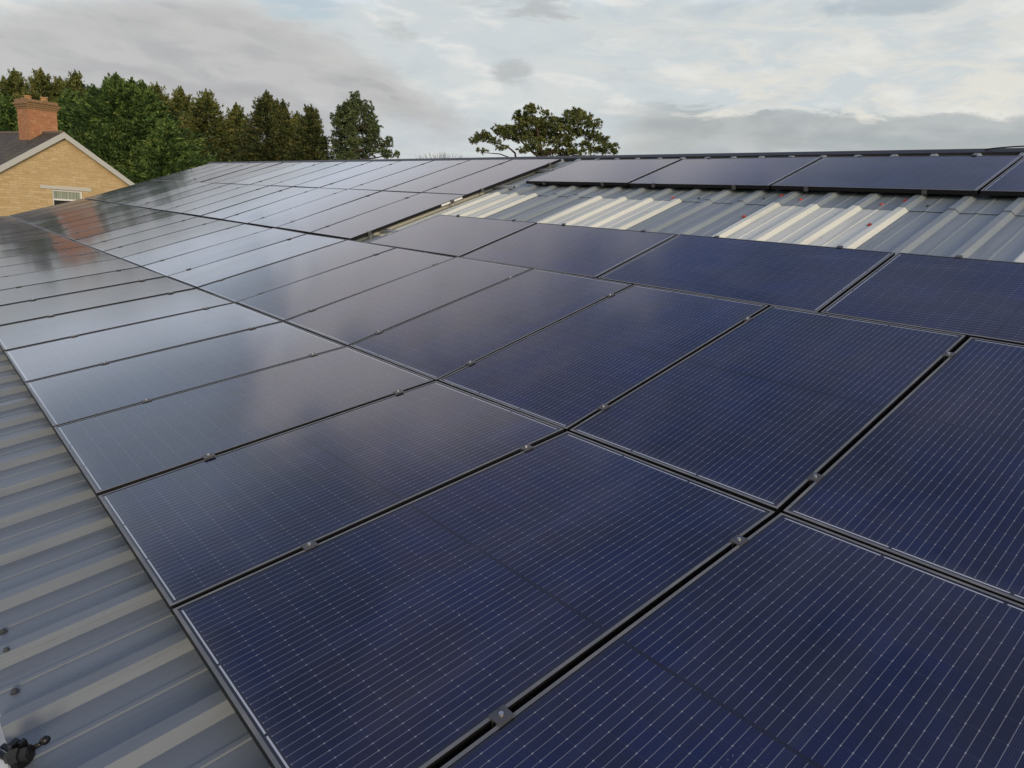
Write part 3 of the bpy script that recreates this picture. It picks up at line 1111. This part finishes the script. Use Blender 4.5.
for i in range(22):
    a_, d_ = RNG.uniform(-CW - 0.1, CW + 0.02), RNG.uniform(-CD - 0.1, CD)
    w_, h_ = RNG.uniform(0.06, 0.16), RNG.uniform(0.02, 0.09)
    cc.box((CX + a_, CY + d_, ztop - 0.05 - 0.001 * i), (CX + a_ + w_, CY + d_ + w_ * 0.7, ztop - 0.02 + h_))
cc.build('chimney_cap', M_MORTAR, cho)
M_POT, _, _ = material('buff_clay', 0.85, 0.0, (0.42, 0.24, 0.11))
for xx, hh in ((-0.33, 0.16), (0.34, 0.20)):
    pt = MB()
    pt.tube([(CX + xx, CY, ztop - 0.03), (CX + xx, CY, ztop + hh * 0.7), (CX + xx, CY, ztop + hh * 0.75), (CX + xx, CY, ztop + hh)], [0.16, 0.135, 0.165, 0.16], 12)
    pt.build('chimney_pot', M_POT, cho)

# ------------------------------------------------------------------ trees
def foliage_mat(name, dark, mid, light):
    mt, q, b = material(name, 0.75)
    at_ = q.new('ShaderNodeAttribute', attribute_name='tint').outputs['Fac']
    c = q.mix(q.step(at_, 0.0, 0.55), dark, mid)
    c = q.mix(q.step(at_, 0.5, 1.0), c, light)
    q.set(b.inputs['Base Color'], c)
    b.inputs['Specular IOR Level'].default_value = 0.25
    return mt


M_FOL = {
    'green': foliage_mat('bright_cypress_leaf', (0.024, 0.052, 0.015), (0.072, 0.132, 0.034), (0.180, 0.250, 0.066)),
    'brown': foliage_mat('olive_spruce_leaf', (0.039, 0.058, 0.015), (0.103, 0.130, 0.036), (0.241, 0.228, 0.069)),
    'dark': foliage_mat('dark_fir_leaf', (0.030, 0.048, 0.017), (0.066, 0.086, 0.028), (0.152, 0.145, 0.047)),
    'pine': foliage_mat('blue_pine_needle', (0.041, 0.063, 0.028), (0.088, 0.124, 0.052), (0.179, 0.214, 0.086)),
    'scots': foliage_mat('olive_pine_needle', (0.044, 0.061, 0.018), (0.108, 0.130, 0.039), (0.228, 0.237, 0.072)),
}
M_BARK, _, _ = material('brown_bark', 0.95, 0.0, (0.060, 0.042, 0.030))


def leaf_mesh(name, C, D, Ln, Wd, tint):
    """diamond leaves: centre, direction, length, width, tint arrays"""
    n = len(C)
    D = D / np.linalg.norm(D, axis=1, keepdims=True)
    rnd = RNG.normal(size=(n, 3))
    S_ = np.cross(D, rnd)
    S_ /= np.linalg.norm(S_, axis=1, keepdims=True)
    U_ = np.cross(D, S_)
    a = C - D * Ln[:, None] * 0.5
    b = C + S_ * Wd[:, None] * 0.5 + U_ * Wd[:, None] * 0.15
    c = C + D * Ln[:, None] * 0.5
    d = C - S_ * Wd[:, None] * 0.5 + U_ * Wd[:, None] * 0.15
    V = np.stack([a, b, c, d], 1).reshape(-1, 3)
    me = bpy.data.meshes.new(name)
    me.vertices.add(4 * n)
    me.vertices.foreach_set('co', V.astype(np.float32).ravel())
    me.loops.add(4 * n)
    me.loops.foreach_set('vertex_index', np.arange(4 * n, dtype=np.int32))
    me.polygons.add(n)
    me.polygons.foreach_set('loop_start', np.arange(0, 4 * n, 4, dtype=np.int32))
    at_ = me.attributes.new('tint', 'FLOAT', 'FACE')
    at_.data.foreach_set('value', np.clip(tint, 0, 1).astype(np.float32))
    me.update(calc_edges=True)
    return me


def trunk(name, pts, rad, parent, n=8):
    mb = MB()
    mb.tube(pts, rad, n)
    return mb.build(name, M_BARK, parent, smooth=True)


def conifer(top_px, top_py, depth, half_px, label, mat, shape=0.8, leaves=9000, droop=0.2, ragged=0.25, leaf=0.21, low=0.36):
    p = at(top_px, top_py, depth)
    base = Vector((p.x, p.y, GROUND))
    H = p.z - GROUND
    Rm = half_px * depth / F_PX
    t = empty('conifer_tree', base)
    tag(t, label, 'tree', 'evergreens in a row behind the house')
    trunk('trunk', [(0, 0, 0), (0.05, 0.0, H * 0.4), (-0.03, 0.04, H * 0.8), (0, 0, H * 0.97)], [0.30, 0.22, 0.10, 0.02], t)
    # boughs: height fraction, bearing, reach; sprays hang along each bough
    nb = int(leaves * 4.0 / 30)
    hf = low + (1 - low) * RNG.random(nb) ** 0.95
    hf = np.minimum(hf, 0.995)
    ang = RNG.random(nb) * 2 * np.pi
    lob = 1 + ragged * np.sin(ang * 3 + RNG.random() * 6 + hf * 9) * 0.5
    reach = Rm * ((0.985 - hf) / 0.485).clip(0.0, 1.0) ** shape * lob * (1 + ragged * RNG.normal(size=nb)).clip(0.45, 1.6) + 0.05
    tone = RNG.normal(0.42, 0.33, nb)
    C, Dv, Ln, Wd, Tn = [], [], [], [], []
    for i in range(nb):
        m_ = 30
        f = RNG.random(m_) ** 0.55
        f = 0.30 + 0.70 * f
        dirv = np.array([math.cos(ang[i]), math.sin(ang[i]), 0.0])
        side = np.array([-dirv[1], dirv[0], 0.0])
        r_ = reach[i] * f
        sp = (0.12 + 0.075 * reach[i]) * (1.15 - f * 0.8)
        lift_ = RNG.normal(size=m_) * sp * 0.55 + (0.30 * (f ** 2) - droop * f) * reach[i] * 0.7
        c = dirv * r_[:, None] + side * (RNG.normal(size=m_) * sp)[:, None]
        c[:, 2] = hf[i] * H + lift_
        C.append(c)
        dd = dirv * 0.9 + side * RNG.normal(0, 0.5, m_)[:, None] + np.stack([np.zeros(m_), np.zeros(m_), RNG.normal(0.35 - droop, 0.45, m_)], 1)
        Dv.append(dd)
        Ln.append(leaf * RNG.uniform(0.6, 1.35, m_))
        Wd.append(leaf * 0.27 * RNG.uniform(0.6, 1.3, m_))
        Tn.append(tone[i] + RNG.normal(0, 0.13, m_))
    # upright shoots that break the outline
    for i in range(85):
        h_ = 0.995 - 0.52 * RNG.random() ** 1.15
        a0 = RNG.random() * 2 * np.pi
        rr = Rm * min(1.0, (1 - h_) / 0.50) ** shape * RNG.uniform(0.75, 1.05)
        m_ = 44
        tt = RNG.random(m_)
        ln = RNG.uniform(0.45, 0.95) * (1.0 if h_ < 0.93 else 0.75)
        c = np.stack([math.cos(a0) * (rr + tt * 0.35), math.sin(a0) * (rr + tt * 0.35), h_ * H - 0.35 + tt * ln], 1)
        c += RNG.normal(size=(m_, 3)) * (0.025 + 0.15 * (1 - tt))[:, None]
        C.append(c)
        Dv.append(np.stack([math.cos(a0) * 0.4 + RNG.normal(0, 0.5, m_), math.sin(a0) * 0.4 + RNG.normal(0, 0.5, m_), np.ones(m_)], 1))
        Ln.append(leaf * RNG.uniform(0.5, 1.0, m_))
        Wd.append(leaf * 0.32 * np.ones(m_))
        Tn.append(RNG.normal(0.6, 0.2, m_))
    # leader tip
    m_ = 220
    zt = RNG.random(m_)
    c = RNG.normal(size=(m_, 3)) * (0.02 + 0.22 * (1 - zt))[:, None]
    c[:, 2] = H * (1.02 - 0.13 * (1 - zt))
    C.append(c)
    Dv.append(np.stack([RNG.normal(0, 0.5, m_), RNG.normal(0, 0.5, m_), np.ones(m_)], 1))
    Ln.append(leaf * RNG.uniform(0.5, 1.0, m_))
    Wd.append(leaf * 0.3 * np.ones(m_))
    Tn.append(RNG.normal(0.5, 0.15, m_))
    me = leaf_mesh('crown', np.concatenate(C), np.concatenate(Dv), np.concatenate(Ln), np.concatenate(Wd), np.concatenate(Tn))
    link('crown', me, [M_FOL[mat]], t)
    return t


T_ = [
    # px, py, depth, half width px, label, foliage, shape, leaves
    (-14, 64, 57, 51, 'olive brown conifer cut by the left edge of the photo', 'brown', 0.88, 6000),
    (14, 69, 56, 44, 'narrow olive conifer behind the house, nearest the left edge', 'brown', 0.88, 8000),
    (41, 69, 55, 49, 'tall olive conifer rising directly above the brick chimney', 'brown', 0.88, 9000),
    (60, 77, 56, 37, 'slim olive conifer just right of the chimney top', 'brown', 0.88, 6000),
    (75, 71, 55, 49, 'pointed olive conifer between the chimney and the big bright cypress', 'brown', 0.88, 9000),
    (8, 96, 47, 42, 'green cypress standing left of the brick chimney', 'green', 0.95, 8000),
    (70, 90, 46, 52, 'green bushy cypress right behind the stone gable', 'green', 0.95, 11000),
    (116, 74, 45, 60, 'largest bright green cypress with a broad rounded top', 'green', 0.95, 17000),
    (143, 82, 46, 52, 'green cypress shoulder leaning right off the largest cypress', 'green', 0.95, 11000),
    (166, 118, 44, 44, 'low fresh green cypress touching the roof verge', 'green', 0.95, 8000),
    (157, 83, 56, 44, 'rusty brown conifer peeping out behind the largest cypress', 'brown', 0.88, 7000),
    (181, 87, 55, 44, 'narrow brown conifer second right of the largest cypress', 'brown', 0.88, 8000),
    (206, 90, 54, 51, 'broad olive fir in the middle of the row', 'brown', 0.88, 12000),
    (236, 103, 55, 41, 'short yellowish conifer between the broad fir and the dark fir', 'brown', 0.88, 7000),
    (266, 91, 53, 35, 'tall dark fir with a blunt top, left of the gap', 'dark', 0.72, 11000),
    (283, 100, 54, 28, 'slim dark fir close against the tall dark fir', 'dark', 0.72, 6500),
    (297, 112, 54, 39, 'low brownish conifer between the two dark firs', 'brown', 0.88, 7000),
    (311, 105, 52, 26, 'dark fir at the right end of the row beside the lone pine', 'dark', 0.72, 9500),
    (94, 86, 45.5, 50, 'green cypress in the dip left of the largest cypress', 'green', 1.0, 9000),
    (132, 79, 45.5, 50, 'green cypress spire joined to the right side of the largest cypress', 'green', 1.0, 9000),
]
for a_ in T_:
    conifer(a_[0], a_[1] + 2.5, a_[2], a_[3], a_[4], a_[5], a_[6], a_[7],
            droop=-0.05 if a_[5] == 'green' else 0.24, ragged=0.30, leaf=0.30 if a_[5] == 'green' else 0.23)


def blob_tree(name, blobs, limbs, depth, base_px, label, mat, per=420, leaf=0.26, group=None):
    """crown made of tufts spread through lumpy masses; limbs join the masses to the trunk"""
    k = depth / F_PX
    b0 = at(*base_px, depth)
    base = Vector((b0.x, b0.y, GROUND))
    t = empty(name, base)
    tag(t, label, 'tree', group)
    fw_ = Vector((BAS[2].x, BAS[2].y, 0)).normalized()
    C, Dv, Ln, Wd, Tn = [], [], [], [], []
    for (px, py, rx, ry, dd) in blobs:
        c0 = at(px, py, depth) - base + fw_ * dd
        rX, rZ = rx * k, ry * k
        nt = max(5, int(per * 3.0 * (rx * ry) / 110.0 / 14))
        for _i in range(nt):
            d = RNG.normal(size=3)
            d /= np.linalg.norm(d)
            rr = RNG.random() ** 0.4
            tc_ = np.array(c0) + d * np.array([rX, rX * 0.9, rZ]) * rr * RNG.uniform(0.75, 1.38)
            tone = RNG.normal(0.45, 0.2)
            m_ = 14
            dv = RNG.normal(size=(m_, 3)) + d * 0.6 + np.array([0, 0, 0.85])
            dv /= np.linalg.norm(dv, axis=1, keepdims=True)
            C.append(tc_ + dv * leaf * 0.55 * RNG.uniform(0.5, 1.3, (m_, 1)))
            Dv.append(dv)
            Ln.append(leaf * RNG.uniform(0.6, 1.25, m_))
            Wd.append(leaf * 0.36 * RNG.uniform(0.6, 1.3, m_))
            Tn.append(tone + RNG.normal(0, 0.14, m_))
    me = leaf_mesh('crown', np.concatenate(C), np.concatenate(Dv), np.concatenate(Ln), np.concatenate(Wd), np.concatenate(Tn))
    link('crown', me, [M_FOL[mat]], t)
    mb = MB()
    for pts, rad in limbs:
        P_ = []
        for q_ in pts:
            if q_ == 'base':
                P_.append(Vector((0, 0, 0)))
            else:
                P_.append(at(q_[0], q_[1], depth) - base + fw_ * (q_[2] if len(q_) > 2 else 0))
        mb.tube(P_, rad, 7)
    mb.build('trunk', M_BARK, t, smooth=True)
    return t


# lone pine right of the row
lone = []
for (px, py, rx, ry) in ((352, 103, 7, 6), (357, 99, 5, 5), (343, 109, 7, 6), (364, 110, 9, 8), (352, 114, 12, 8), (338, 118, 8, 6), (370, 121, 9, 7),
                         (339, 124, 7, 5), (350, 126, 12, 7), (366, 129, 11, 7), (376, 131, 7, 5), (337, 133, 7, 5), (345, 138, 12, 7), (362, 141, 11, 6),
                         (375, 139, 7, 4), (334, 142, 6, 4), (383, 144, 8, 4), (389, 140, 4, 3), (340, 150, 13, 6), (357, 153, 12, 6), (373, 150, 8, 4),
                         (388, 155, 7, 4), (396, 154, 3, 3), (340, 157, 9, 5), (346, 166, 16, 6), (366, 166, 14, 5)):
    lone.append((px, py, rx, ry, RNG.uniform(-1.0, 1.0)))
for (px, py, rx, ry) in ((354, 110, 6, 6), (356, 122, 7, 6), (354, 134, 7, 6), (357, 146, 8, 6), (353, 158, 9, 5)):
    lone.append((px, py, rx, ry, -1.3))
blob_tree('pine_tree', lone, [(['base', (355, 165), (355, 135), (356, 104)], [0.28, 0.2, 0.12, 0.03]),
                              ([(355, 152), (372, 148), (388, 142)], [0.08, 0.05, 0.02]),
                              ([(355, 160), (375, 158), (394, 154)], [0.08, 0.05, 0.02]),
                              ([(355, 146), (340, 142), (328, 136)], [0.07, 0.05, 0.02]),
                              ([(355, 130), (368, 126), (376, 120)], [0.06, 0.04, 0.02]),
                              ([(356, 122), (345, 116), (338, 110)], [0.05, 0.03, 0.02])],
          50, (355, 168), 'lone rounded pine with upswept shoots right of the conifer row', 'pine', per=1000, leaf=0.17)

# spreading Scots pine beyond the ridge
scots = []
for (px, py, rx, ry) in ((478, 139, 6, 4), (484, 136, 7, 5), (474, 143, 4, 2.5), (493, 141, 7, 4), (500, 133, 9, 6), (508, 128, 9, 6), (514, 136, 11, 6),
                         (522, 116, 9, 6), (531, 112, 9, 5), (527, 123, 11, 6), (538, 119, 10, 6), (545, 125, 11, 6), (531, 133, 12, 6), (548, 135, 12, 6),
                         (553, 117, 6, 4), (545, 112, 5, 3), (559, 124, 9, 5), (568, 115, 6, 5), (576, 113, 6, 4), (572, 123, 10, 6), (583, 119, 8, 6), (590, 127, 9, 6),
                         (577, 132, 12, 6), (565, 139, 11, 5), (594, 135, 9, 6), (603, 141, 8, 5), (607, 149, 7, 5), (597, 151, 9, 5), (612, 153, 4, 3),
                         (533, 147, 9, 5), (545, 152, 11, 5), (560, 152, 10, 4), (575, 153, 10, 4), (540, 142, 8, 3), (585, 146, 7, 4),
                         (482, 152, 5, 2.5), (502, 149, 6, 2.5), (525, 141, 6, 3), (550, 160, 24, 4), (585, 160, 20, 4), (520, 129, 9, 6), (542, 130, 9, 6), (560, 131, 9, 5), (556, 144, 9, 4), (536, 137, 9, 4), (522, 152, 6, 3), (570, 146, 8, 3)):
    scots.append((px, py, rx * 1.12, ry * 0.72, RNG.uniform(-1.2, 1.2)))
blob_tree('scots_pine_tree', scots, [(['base', (547, 165), (541, 150), (537, 128), (532, 114)], [0.238, 0.168, 0.119, 0.070, 0.021]),
                                     ([(543, 160), (530, 150), (520, 140), (505, 134)], [0.098, 0.070, 0.049, 0.021]),
                                     ([(516, 160), (515, 153), (508, 147), (496, 143), (482, 141)], [0.070, 0.063, 0.049, 0.035, 0.014]),
                                     ([(516, 160), (500, 154), (488, 153), (480, 152)], [0.042, 0.035, 0.021, 0.010]),
                                     ([(545, 168), (530, 163), (517, 160)], [0.084, 0.077, 0.070]),
                                     ([(545, 156), (560, 146), (574, 134), (580, 120)], [0.105, 0.077, 0.049, 0.021]),
                                     ([(547, 160), (572, 154), (592, 148), (606, 144)], [0.084, 0.063, 0.035, 0.014]),
                                     ([(560, 146), (556, 132), (558, 122)], [0.049, 0.035, 0.014])],
          44, (546, 166), 'wide flat topped olive pine with a bent branch, alone beyond the ridge', 'scots', per=900, leaf=0.165)

# bare winter tree far beyond the ridge
bt0 = at(446, 168, 95)
bare = empty('bare_tree', (bt0.x, bt0.y, GROUND))
tag(bare, 'leafless twiggy tree top just showing over the ridge left of the wide pine', 'tree')
tb = MB()
tb.tube([(0, 0, 0), (0.1, 0, 3.0), (0, 0.1, 5.2)], [0.35, 0.28, 0.16], 8)
tb.build('trunk', M_BARK, bare, smooth=True)
tw = MB()
topz = at(446, 152, 95).z - GROUND
for i in range(150):
    a_ = RNG.uniform(-4.3, 4.3)
    b_ = RNG.uniform(-2.5, 2.5)
    hh = topz - 0.6 * RNG.random() - 0.035 * a_ * a_
    s0 = Vector((BAS[0].x, BAS[0].y, 0)) * (a_ * 0.55) + Vector((BAS[2].x, BAS[2].y, 0)) * b_ * 0.6 + Vector((0, 0, hh - 3.2))
    s1 = Vector((BAS[0].x, BAS[0].y, 0)) * a_ + Vector((BAS[2].x, BAS[2].y, 0)) * b_ + Vector((0, 0, hh))
    mid_ = (s0 + s1) / 2 + Vector((RNG.normal(0, .15), RNG.normal(0, .15), 0.1))
    tw.tube([(0, 0, 4.6 + RNG.random()), s0 * 0.6 + Vector((0, 0, 1.8)), s0], [0.06, 0.04, 0.03], 3, cap=False)
    tw.tube([s0, mid_, s1], [0.03, 0.02, 0.008], 3, cap=False)
tw.build('crown', M_BARK, bare)
